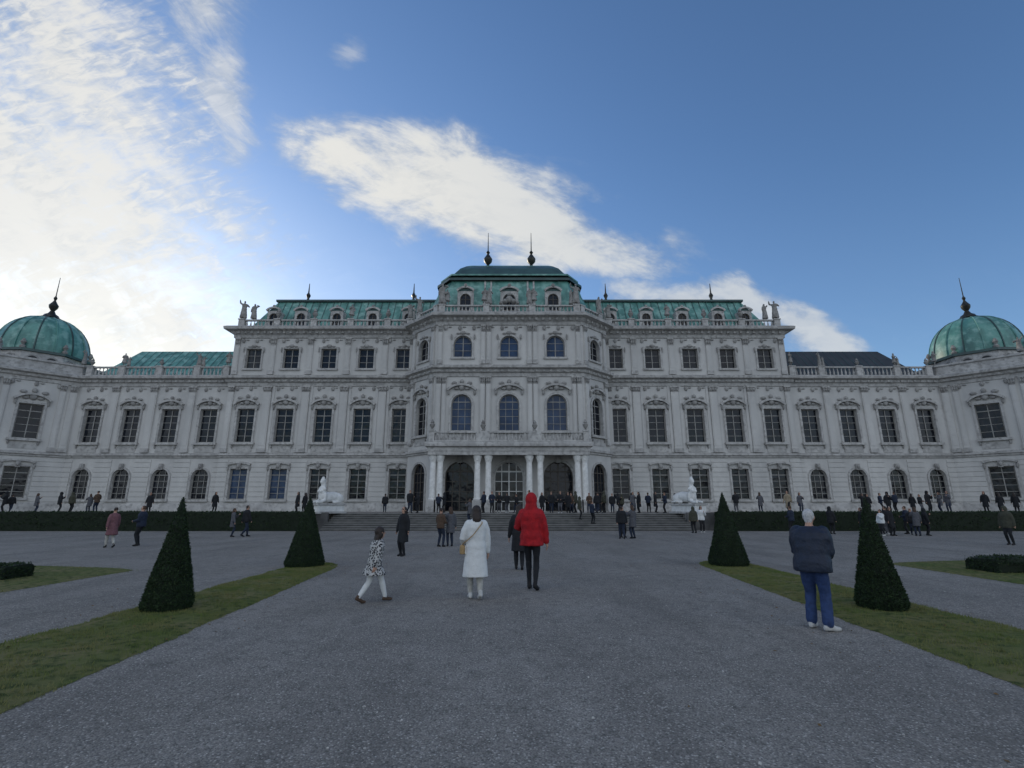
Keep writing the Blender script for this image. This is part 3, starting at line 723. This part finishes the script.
mid=[(-3.9,18.7,1.7,150,0),(-3.15,22.9,1.65,-30,6),(-2.75,23.2,1.7,20,3),(-17.2,22.4,1.68,60,9),(-16.7,23.4,1.75,100,2),(-16.3,30.3,1.62,-60,3),(-15.7,30.6,1.78,-40,1),
 (6.0,28.4,1.75,0,1),(6.7,28.8,1.8,30,3),(6.35,29.8,1.7,200,0),(12.2,34.8,1.7,10,4),(12.8,35.0,1.75,180,7),(17.8,33,1.75,30,2),
 (20.6,33.5,1.7,-60,11),(22.3,31.3,1.55,100,7),(23.0,31.5,1.7,200,0),(23.5,32.5,1.75,30,10),(24.4,31.3,1.7,-20,3),(24.9,32.3,1.6,150,1),(22.7,33,1.8,0,11),(25.5,33.5,1.75,50,2),
 (22.9,24,1.72,110,4),(24.0,33.2,1.7,10,4),(22.0,32.6,1.66,80,0),(25.2,31.6,1.6,250,11)]
for x,y,h,yw,vi in mid: put('pedestrian',VAR[vi%len(VAR)],(x,y,0),h,yw)
DARK=[0,1,2,3,4,10,11,6,0,1,0,11]
for r_ in(-.987,-.974,-.925,-.88,-.857,-.822,-.808,-.705,-.578,-.417,-.403,-.247,-.199,-.183,.195,.214,.234,.265,.279,.298,.318,.339,.436,.483,.537,.561,.682,.693,.717,.732,.746,.779,.794,.81,.833,.849,.921,.95,.98):
    y=U(41.8,47); vi=DARK[random.randrange(12)] if R()<.88 else random.randrange(12)
    put('pedestrian',VAR[vi],(r_*y,y,TZ),U(1.58,1.85),U(0,360))
for a in(-2.4,-1.7,-1.1,.4,2.6,3.3,4.6,5.0,5.6,6.3,7.4,8.0,-5.8,-6.5,9.3,9.9,-.4,3.9,10.6,1.4,6.9): 
    put('pedestrian',VAR[DARK[random.randrange(12)]],(a,U(41.3,45.5),TZ),U(1.58,1.85),U(0,360))
for a,k in((-3.2,3),(5.2,4),(6.0,2)): put('pedestrian',VAR[k],(a,37.7+.42*k+.2,.15*(k+1)),1.7,U(0,360))
st=[]
for j,(hd,ft) in enumerate((((( -.25,.15,1.55),(.3,.05,.85)),((-.1,0,0),(.12,.08,0))),(((-.3,.1,.95),(.15,.25,1.25)),((-.1,0,0),(.1,-.1,0))),(((-.35,.0,1.2),(.4,.05,1.75)),((-.15,.1,0),(.1,-.1,0))))):
    st.append(figure('statue_body','statue','statue','statue','statue',hem=.1 if j!=1 else .45,flare=1.45,bulk=1.15,t=.03,hands=hd,feet=ft,skin='statue',voxel=.04,fingers=False,wr=.02,hairstyle='long' if j==0 else 'short'))
for mm in st:
    for k in range(len(mm.materials)): mm.materials[k]=M['statue']
for i,(x,y,z,s,yw) in enumerate(statues):
    put('roof_statue',st[i%3],(x,y,z),1.75*s*1.12,180+math.degrees(yw),palace)
def sphinx():
    g={}; a=g.setdefault('white',[])
    a.append(tube([(0,-1.0,.35),(0,-.5,.42),(0,.1,.40),(0,.55,.5)],[(.33,.33),(.34,.36),(.30,.34),(.26,.36)],14))
    for sx in(-1,1):
        a.append(ellipsoid((sx*.25,-.85,.32),(.17,.36,.32))); a.append(tube([(sx*.27,-.75,.12),(sx*.28,-.3,.08)],[.1,.08]))
        a.append(tube([(sx*.2,.45,.55),(sx*.22,.5,.2),(sx*.22,.8,.1),(sx*.22,1.15,.08)],[.15,.12,.10,.09]))
        a.append(ellipsoid((sx*.11,.72,.78),(.11,.12,.12)))
        a.append(tube([(sx*.22,.55,.9),(sx*.1,.55,1.0)],[.12,.12]))
    a.append(loft([(0,.5,.4,.28,.24),(0,.52,.7,.27,.24),(0,.55,.95,.24,.18),(0,.56,1.08,.1,.1)]))
    a.append(tube([(0,.56,1.0),(0,.58,1.25)],[.1,.09])); a.append(ellipsoid((0,.6,1.38),(.13,.16,.19))); a.append(tube([(0,.75,1.4),(0,.79,1.34)],[.02,.03],8))
    a.append(ellipsoid((0,.54,1.46),(.17,.18,.17))); a.append(loft([(0,.42,1.0,.15,.08),(0,.45,1.2,.16,.1),(0,.5,1.4,.15,.12)]))
    a.append(ellipsoid((0,.54,1.64),(.1,.1,.08)))
    a.append(tube([(0,-1.25,.2),(.3,-1.35,.1),(.5,-1.0,.1),(.48,-.6,.12)],[.05,.05,.05,.07],8))
    return fuse('sphinx_mesh',g,.04,None,0,True)
sm=sphinx()
for o in PEND: COL.objects.link(o)
COL.objects.link(palace)
W.obj('walls',palace); G.obj('windows',palace); O.obj('mouldings',palace,.7); RF.obj('roofs',palace,.6)
for x,yw in((-14.45,150),(13.75,205)):
    e=bpy.data.objects.new('sphinx_statue',None); COL.objects.link(e); e.location=(x,40.2,TZ)
    o=bpy.data.objects.new('sphinx',sm); COL.objects.link(o); o.parent=e; o.location=(0,0,.75); o.rotation_euler=(0,0,math.radians(yw)); o.scale=(1.2,1.05,1.2)
    pb=MB(); fz=F(0,0,yw-90)
    for z0,z1,g_ in((0,.15,.14),(.15,.62,0),(.62,.75,.1)): box(pb,fz,-1.3-g_,1.25+g_,-.55-g_,.55+g_,z0,z1,'trim' if g_ else 'white')
    pb.obj('pedestal',e)
# ------------------------------------------------------------------ ground, terrace, steps
gd=MB(); gd.add([(-900,-500,0),(900,-500,0),(900,1300,0),(-900,1300,0)],[(0,1,2,3)],'gravel'); gd.obj('ground')
tr_=MB(); 
wbox(tr_,-120,120,41.06,140,.01,TZ,'gravel'); wbox(tr_,-120,-14.0-.35,39.2,41.06,.01,TZ-.003,'gravel'); wbox(tr_,13.3,120,39.2,41.06,.01,TZ-.003,'gravel')
for a,b in((-120,-13.9),(13.2,120)): wbox(tr_,a,b,38.95,39.2,.01,TZ+.08,'step')
tr_.obj('terrace')
sp=MB()
for i in range(8):
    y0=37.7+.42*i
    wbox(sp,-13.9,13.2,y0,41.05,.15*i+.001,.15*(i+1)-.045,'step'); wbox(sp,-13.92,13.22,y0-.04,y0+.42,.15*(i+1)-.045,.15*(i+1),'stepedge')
sp.obj('stone_steps')
pb=MB()
for i in range(6000):
    y=3.2+13*R()**1.6; x=U(-1,1)*(y*1.05+.6)
    if (-6.5<x<-4.3 or 4.7<x<7.3): continue
    r=U(.003,.008) if R()<.95 else U(.009,.016); q=R()*6.3; h=r*.7
    pts=[(x+r*math.cos(q+k*1.257)*U(.7,1.2),y+r*math.sin(q+k*1.257)*U(.7,1.2),.001) for k in range(5)]
    tp_=[(x+r*.5*math.cos(q+k*1.257),y+r*.5*math.sin(q+k*1.257),h) for k in range(5)]
    pb.add(pts+tp_,[(k,(k+1)%5,5+(k+1)%5,5+k) for k in range(5)]+[(5,6,7,8,9)],'peb')
pb.obj('loose_gravel')
lf=MB()
for i in range(900):
    sgn=-1 if R()<.5 else 1; y=U(3.5,17); x=sgn*(5.8+random.gauss(0,1.1))
    r=U(.012,.028); q=R()*6.3; z=.036 if 4.9<abs(x)<6.9 else .006
    lf.add([(x+r*math.cos(q),y+r*math.sin(q),z),(x+r*.5*math.cos(q+1.5),y+r*.5*math.sin(q+1.5),z+U(0,.015)),(x-r*math.cos(q),y-r*math.sin(q),z+U(0,.01)),(x-r*.5*math.cos(q+1.5),y-r*.5*math.sin(q+1.5),z)],[(0,1,2,3)],'deadleaf')
lf.obj('fallen_leaves')

def lawn(name,inner,outer,y0,y1,blades,rnd=1.2):
    mb=MB(); ny=int((y1-y0)/.15); nx=14; vs=[]
    def ends(y):
        a,b=inner(y),outer(y)
        d=y1-y
        if d<rnd:
            k=1-math.sqrt(max(0,1-((rnd-d)/rnd)**2)); c=(a+b)/2; a=a+(c-a)*k*.7; b=b+(c-b)*k*.7
        a+=.08*noise.noise(Vector((y*1.3,3.1,0)))+.05*noise.noise(Vector((y*6,1.1,0))); b+=.09*noise.noise(Vector((y*1.3,9.1,0)))+.05*noise.noise(Vector((y*6,7.1,0)))
        return a,b
    for i in range(ny+1):
        y=y0+(y1-y0)*i/ny; a,b=ends(y)
        for j in range(nx+1):
            t=j/nx; x=a+(b-a)*t; e=min(t,1-t)*8; z=.004+.03*min(1,e)+.012*noise.noise(Vector((x*2.5,y*2.5,0)))*min(1,e)
            vs.append((x,y,z))
    mb.add(vs,[(i*(nx+1)+j,i*(nx+1)+j+1,(i+1)*(nx+1)+j+1,(i+1)*(nx+1)+j) for i in range(ny) for j in range(nx)],'turf')
    bv=[];bf=[]
    for i in range(blades):
        y=y0+(y1-y0)*R(); a,b=ends(y); t=U(-.015,1.015); x=a+(b-a)*t
        if noise.noise(Vector((x*1.7,y*1.7,5)))<-.15 and R()<.75: continue
        h=U(.015,.045); w=U(.003,.006); q=R()*6.3; lx=U(-.02,.02); lyy=U(-.02,.02); e=max(0,min(t,1-t)*8); z=.03*min(1,e)-.002
        k=len(bv); bv+= [(x-w*math.cos(q),y-w*math.sin(q),z),(x+w*math.cos(q),y+w*math.sin(q),z),(x+lx,y+lyy,z+h)]; bf.append((k,k+1,k+2))
    mb.add(bv,bf,'blade'); return mb.obj(name)
lawn('lawn',lambda y:-4.0-.07*y,lambda y:-6.5,3,16.2,50000)
lawn('lawn',lambda y:4.55+.07*y,lambda y:7.15+.01*y,3,16.8,50000)
lawn('lawn',lambda y:-10.4,lambda y:-24,6,15.6,18000)
lawn('lawn',lambda y:11.5,lambda y:26,8,17.2,18000)

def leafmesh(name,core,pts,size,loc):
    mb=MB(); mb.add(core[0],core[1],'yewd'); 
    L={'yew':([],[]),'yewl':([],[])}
    for p,n in pts:
        k='yewl' if R()<.16 else 'yew'; vs,fs2=L[k]
        d=Vector((U(-1,1),U(-1,1),U(-.6,1.2))).normalized(); d=(d+n*.2).normalized(); s=size*U(.6,1.3); w=d.cross(Vector((U(-1,1),U(-1,1),U(-1,1)))).normalized()*s*.3
        p=p+n*U(-.5,.2)*size; o=len(vs); vs+=[tuple(p-w),tuple(p+w),tuple(p+d*s+w*.4),tuple(p+d*s-w*.4)]; fs2.append((o,o+1,o+2,o+3))
    for k,(v,f) in L.items(): mb.add(v,f,k)
    return mb.obj(name,loc=loc)
def cone(x,y,h,r,n=13000):
    sd=R()*50
    def rad(t): return (r*(1-t)+.012) if t>.05 else r*(.90+.05*t/.05)
    def pt(t,q):
        rr=rad(t)*(1+.035*noise.noise(Vector((math.cos(q)*1.5+sd,math.sin(q)*1.5,t*4)))+.02*noise.noise(Vector((math.cos(q)*6+sd,math.sin(q)*6,t*16))))
        return Vector((rr*math.cos(q),rr*math.sin(q),.02+t*(h-.05)))
    A=28;B=24; vs=[tuple(pt(i/B,2*math.pi*j/A)*1) for i in range(B+1) for j in range(A)]
    vs=[(a*.96,b*.96,c) for a,b,c in vs]
    f=[(i*A+j,i*A+(j+1)%A,(i+1)*A+(j+1)%A,(i+1)*A+j) for i in range(B) for j in range(A)]
    pts=[]
    for i in range(n):
        t=1-math.sqrt(R()); q=R()*6.2832; p=pt(t,q); pts.append((p,Vector((math.cos(q),math.sin(q),.25)).normalized()))
    leafmesh('topiary_cone',(vs,f),pts,.028,(x,y,0))
cone(-5.83,9.1,1.90,.395); cone(-6.05,15.4,2.04,.57); cone(6.4,15.6,2.16,.58); cone(6.32,9.2,1.89,.395)
def hedge(x0,x1,y0,y1,h,n,size,z0=0,name='clipped_hedge',rag=.04,rd=.04):
    X=x1-x0;Y=y1-y0; nx=max(2,int(X/.3)); vs=[]
    prof=[(0,0),(0,h-rd),(rd*.4,h-rd*.3),(rd*1.3,h),(Y-rd*1.3,h),(Y-rd*.4,h-rd*.3),(Y,h-rd),(Y,0)]
    def dz(x,a,b): return (rag*noise.noise(Vector((x*1.1,a*2,7+x0)))+rag*.6*noise.noise(Vector((x*4,a*3,2)))) if b>0 else 0
    def dy(x,a,b): return rag*noise.noise(Vector((x*1.4,b*3,a+x0)))
    for i in range(nx+1):
        x=X*i/nx
        for a,b in prof: vs.append((x,a+dy(x,a,b),b+dz(x,a,b)))
    K=len(prof); f=[(i*K+k,(i+1)*K+k,(i+1)*K+k+1,i*K+k+1) for i in range(nx) for k in range(K-1)]+[tuple(range(K)),tuple(nx*K+k for k in range(K))]
    pts=[]
    for i in range(n):
        r=R(); x=U(0,X)
        if r<.5: z=U(0,h); pts.append((Vector((x,dy(x,0,z)+(rd*.5 if z>h-rd*.6 else 0),z)),Vector((0,-1,.2))))
        elif r<.85: a=U(rd*.5,Y-rd*.5); pts.append((Vector((x,a,h+dz(x,a,1))),Vector((0,0,1))))
        elif r<.9: pts.append((Vector((x,Y,U(0,h))),Vector((0,1,0))))
        else: 
            e=R()<.5; pts.append((Vector((0 if e else X,U(0,Y),U(0,h-rd*.5))),Vector((-1 if e else 1,0,0))))
    leafmesh(name,(vs,f),pts,size,(x0,y0,z0))
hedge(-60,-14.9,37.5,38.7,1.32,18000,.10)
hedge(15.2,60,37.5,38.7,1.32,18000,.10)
hedge(-19.5,-12.0,12.5,13.3,.33,12000,.045,rag=.09,rd=.12); hedge(12.7,21,13.8,14.8,.38,13000,.045,rag=.10,rd=.14)
# ------------------------------------------------------------------ light and sky
SUN_EL=12.0; SUN_AZ=-42.0
w=bpy.data.worlds.new('World'); scene.world=w; w.use_nodes=True; nt=w.node_tree; N=nt.nodes; L=nt.links
for n in list(N): N.remove(n)
out=N.new('ShaderNodeOutputWorld'); bg=N.new('ShaderNodeBackground'); L.new(bg.outputs[0],out.inputs[0])
STR=.15; bg.inputs['Strength'].default_value=STR
sky=N.new('ShaderNodeTexSky'); sky.sky_type='NISHITA'; sky.sun_disc=False; sky.sun_elevation=math.radians(SUN_EL); sky.sun_rotation=math.radians(SUN_AZ); sky.air_density=1.0; sky.dust_density=.7; sky.ozone_density=2.6; sky.altitude=200
tc=N.new('ShaderNodeTexCoord'); sx=N.new('ShaderNodeSeparateXYZ'); L.new(tc.outputs['Generated'],sx.inputs[0])
def mth(op,a,b=None,c=None,clamp=False):
    n=N.new('ShaderNodeMath'); n.operation=op; n.use_clamp=clamp
    for i,v in enumerate((a,b,c)):
        if v is None: continue
        if isinstance(v,(int,float)): n.inputs[i].default_value=v
        else: L.new(v,n.inputs[i])
    return n.outputs[0]
def mrg(v,a,b,c=0,d=1,smooth=True):
    n=N.new('ShaderNodeMapRange'); n.interpolation_type='SMOOTHSTEP' if smooth else 'LINEAR'
    L.new(v,n.inputs[0]); n.inputs[1].default_value=a;n.inputs[2].default_value=b;n.inputs[3].default_value=c;n.inputs[4].default_value=d; return n.outputs[0]
yy=mth('MAXIMUM',sx.outputs[1],.08)
a_=mth('DIVIDE',sx.outputs[0],yy); b_=mth('DIVIDE',sx.outputs[2],yy)
cv=N.new('ShaderNodeCombineXYZ'); L.new(a_,cv.inputs[0]); L.new(b_,cv.inputs[1])
def nz(vec,scale,detail=8,rough=.6,dist=0):
    n=N.new('ShaderNodeTexNoise'); n.inputs['Scale'].default_value=scale; n.inputs['Detail'].default_value=detail; n.inputs['Roughness'].default_value=rough; n.inputs['Distortion'].default_value=dist
    L.new(vec,n.inputs['Vector']); return n
def mapping(vec,loc=(0,0,0),rot=0,scale=(1,1,1),typ='TEXTURE'):
    n=N.new('ShaderNodeMapping'); n.vector_type=typ; n.inputs['Location'].default_value=loc; n.inputs['Rotation'].default_value=(0,0,math.radians(rot)); n.inputs['Scale'].default_value=scale
    L.new(vec,n.inputs['Vector']); return n.outputs[0]
wn=nz(cv.outputs[0],2.6,5,.6)
vm=N.new('ShaderNodeVectorMath'); vm.operation='SUBTRACT'; L.new(wn.outputs['Color'],vm.inputs[0]); vm.inputs[1].default_value=(.5,.5,.5)
vs_=N.new('ShaderNodeVectorMath'); vs_.operation='SCALE'; L.new(vm.outputs[0],vs_.inputs[0]); vs_.inputs['Scale'].default_value=.22
va=N.new('ShaderNodeVectorMath'); va.operation='ADD'; L.new(cv.outputs[0],va.inputs[0]); L.new(vs_.outputs[0],va.inputs[1])
dv=va.outputs[0]
def ell(cx,cy,rot,ra,rb,inner=.0,amp=1.0):
    m_=mapping(dv,(cx,cy,0),rot,(ra,rb,1)); l=N.new('ShaderNodeVectorMath'); l.operation='LENGTH'; L.new(m_,l.inputs[0])
    return mrg(l.outputs['Value'],inner,1.0,amp,0)
def con(n,k=1.9): return mth('MULTIPLY_ADD',n,k,.5-.5*k)
fib=con(nz(mapping(cv.outputs[0],(0,0,0),-22,(.50,.22,1)),1.9,9,.64,.3).outputs['Fac'],2.5)
fibC=con(nz(mapping(cv.outputs[0],(0,0,0),-42,(.8,.22,1)),1.6,9,.68,.4).outputs['Fac'],2.6)
rip=con(nz(mapping(cv.outputs[0],(0,0,0),15,(.060,.028,1)),1.0,4,.6,.6).outputs['Fac'],2.8)
def add(*xs):
    r=xs[0]
    for x in xs[1:]: r=mth('MAXIMUM',r,x)
    return r
def layer(mask,n,k=1.0,lo=.55,hi=1.15,amp=1.0):
    return mrg(mth('MULTIPLY_ADD',mask,k,n),lo,hi,0,amp)
gate=lambda m: mrg(m,0,.45)
m1=add(ell(-.13,.69,-20,.68,.23),ell(.08,.60,-17,.48,.16),ell(-.38,.80,-25,.32,.18,0,.85))
d1=mth('MULTIPLY',layer(m1,fib,1.5,.72,1.75,.95),gate(m1))
m2=add(ell(.43,.405,-10,.42,.11),ell(.62,.36,-20,.22,.10))
d2=mth('MULTIPLY',layer(m2,fib,1.3,.7,1.6,.85),gate(m2))
m3=add(ell(-1.05,.66,-43,1.15,.56,0,1.0),ell(-.88,.38,-12,.72,.34,0,1.0),ell(-1.10,1.05,-40,.85,.46,0,.85))
d3=mth('MULTIPLY',layer(m3,mth('MULTIPLY_ADD',rip,.42,mth('MULTIPLY',fibC,.58)),1.3,.55,1.75,.90),gate(m3))
m4=add(ell(-.70,1.0,-77,.42,.13,0,.8),ell(-.78,1.28,-70,.36,.22,0,.8))
d4=mth('MULTIPLY',layer(m4,fibC,1.0,.60,1.5,.68),gate(m4))
m5=ell(-.39,1.09,60,.13,.07,0,.8)
d5=mth('MULTIPLY',layer(m5,fib,.9,.75,1.6,.40),gate(m5))
haze=mth('MULTIPLY',mrg(b_,.85,.15,0,.50),mrg(a_,.3,-1.0,.18,1))
front=mrg(sx.outputs[1],.05,.2)
dn=mth('MULTIPLY',add(d1,d2,d3,d4,d5,haze),front)
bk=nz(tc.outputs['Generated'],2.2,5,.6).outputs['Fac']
bk_fill=mth('MULTIPLY',mrg(bk,.34,.60,0,.9),mrg(sx.outputs[1],-.45,0.0,1,0))  # unseen bright cloud behind the camera, added as fill light for the facade
sd=(math.sin(math.radians(SUN_AZ))*math.cos(math.radians(SUN_EL)),math.cos(math.radians(SUN_AZ))*math.cos(math.radians(SUN_EL)),math.sin(math.radians(SUN_EL)))
dt=N.new('ShaderNodeVectorMath'); dt.operation='DOT_PRODUCT'; L.new(tc.outputs['Generated'],dt.inputs[0]); dt.inputs[1].default_value=sd
near=mrg(dt.outputs['Value'],.45,1.0)
def cmix(A,B,f):
    x=N.new('ShaderNodeMix'); x.data_type='RGBA'
    for k,v in(('A',A),('B',B)):
        if isinstance(v,tuple): x.inputs[k].default_value=(*[q/STR for q in v],1)
        else: L.new(v,x.inputs[k])
    if isinstance(f,float): x.inputs['Factor'].default_value=f
    else: L.new(f,x.inputs['Factor'])
    return x.outputs['Result']
lit=cmix((.64,.67,.69),(.86,.84,.78),near); shd=cmix((.34,.41,.52),(.50,.54,.58),near)
cc=cmix(shd,lit,mrg(mth('MULTIPLY_ADD',dn,.55,mth('MULTIPLY',add(fib,mth('MULTIPLY',rip,.8)),.5)),.25,.85))
tint=N.new('ShaderNodeMix'); tint.data_type='RGBA'; tint.blend_type='MULTIPLY'; tint.inputs['Factor'].default_value=1; L.new(sky.outputs[0],tint.inputs['A']); tint.inputs['B'].default_value=(1.0,1.14,1.32,1)
s1=cmix(tint.outputs['Result'],cc,dn)
s2=cmix(s1,(1.02,1.09,1.20),bk_fill)
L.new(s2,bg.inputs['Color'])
sl=bpy.data.lights.new('sun','SUN'); sl.energy=2.0; sl.angle=math.radians(.5); sl.color=(1,.88,.72); so=bpy.data.objects.new('sun',sl); COL.objects.link(so)
so.rotation_euler=(-Vector(sd)).to_track_quat('-Z','Y').to_euler(); so.location=(-60,90,60)

cam=bpy.data.cameras.new('camera'); co=bpy.data.objects.new('camera',cam); COL.objects.link(co); co.location=(0,0,1.7); co.rotation_euler=(math.radians(90+13.8),0,0)
cam.sensor_width=36; cam.lens=17.58; cam.clip_end=5000; cam.clip_start=.05; scene.camera=co
scene.view_settings.view_transform='Standard'; scene.view_settings.look='None'; scene.view_settings.exposure=0; scene.view_settings.gamma=1
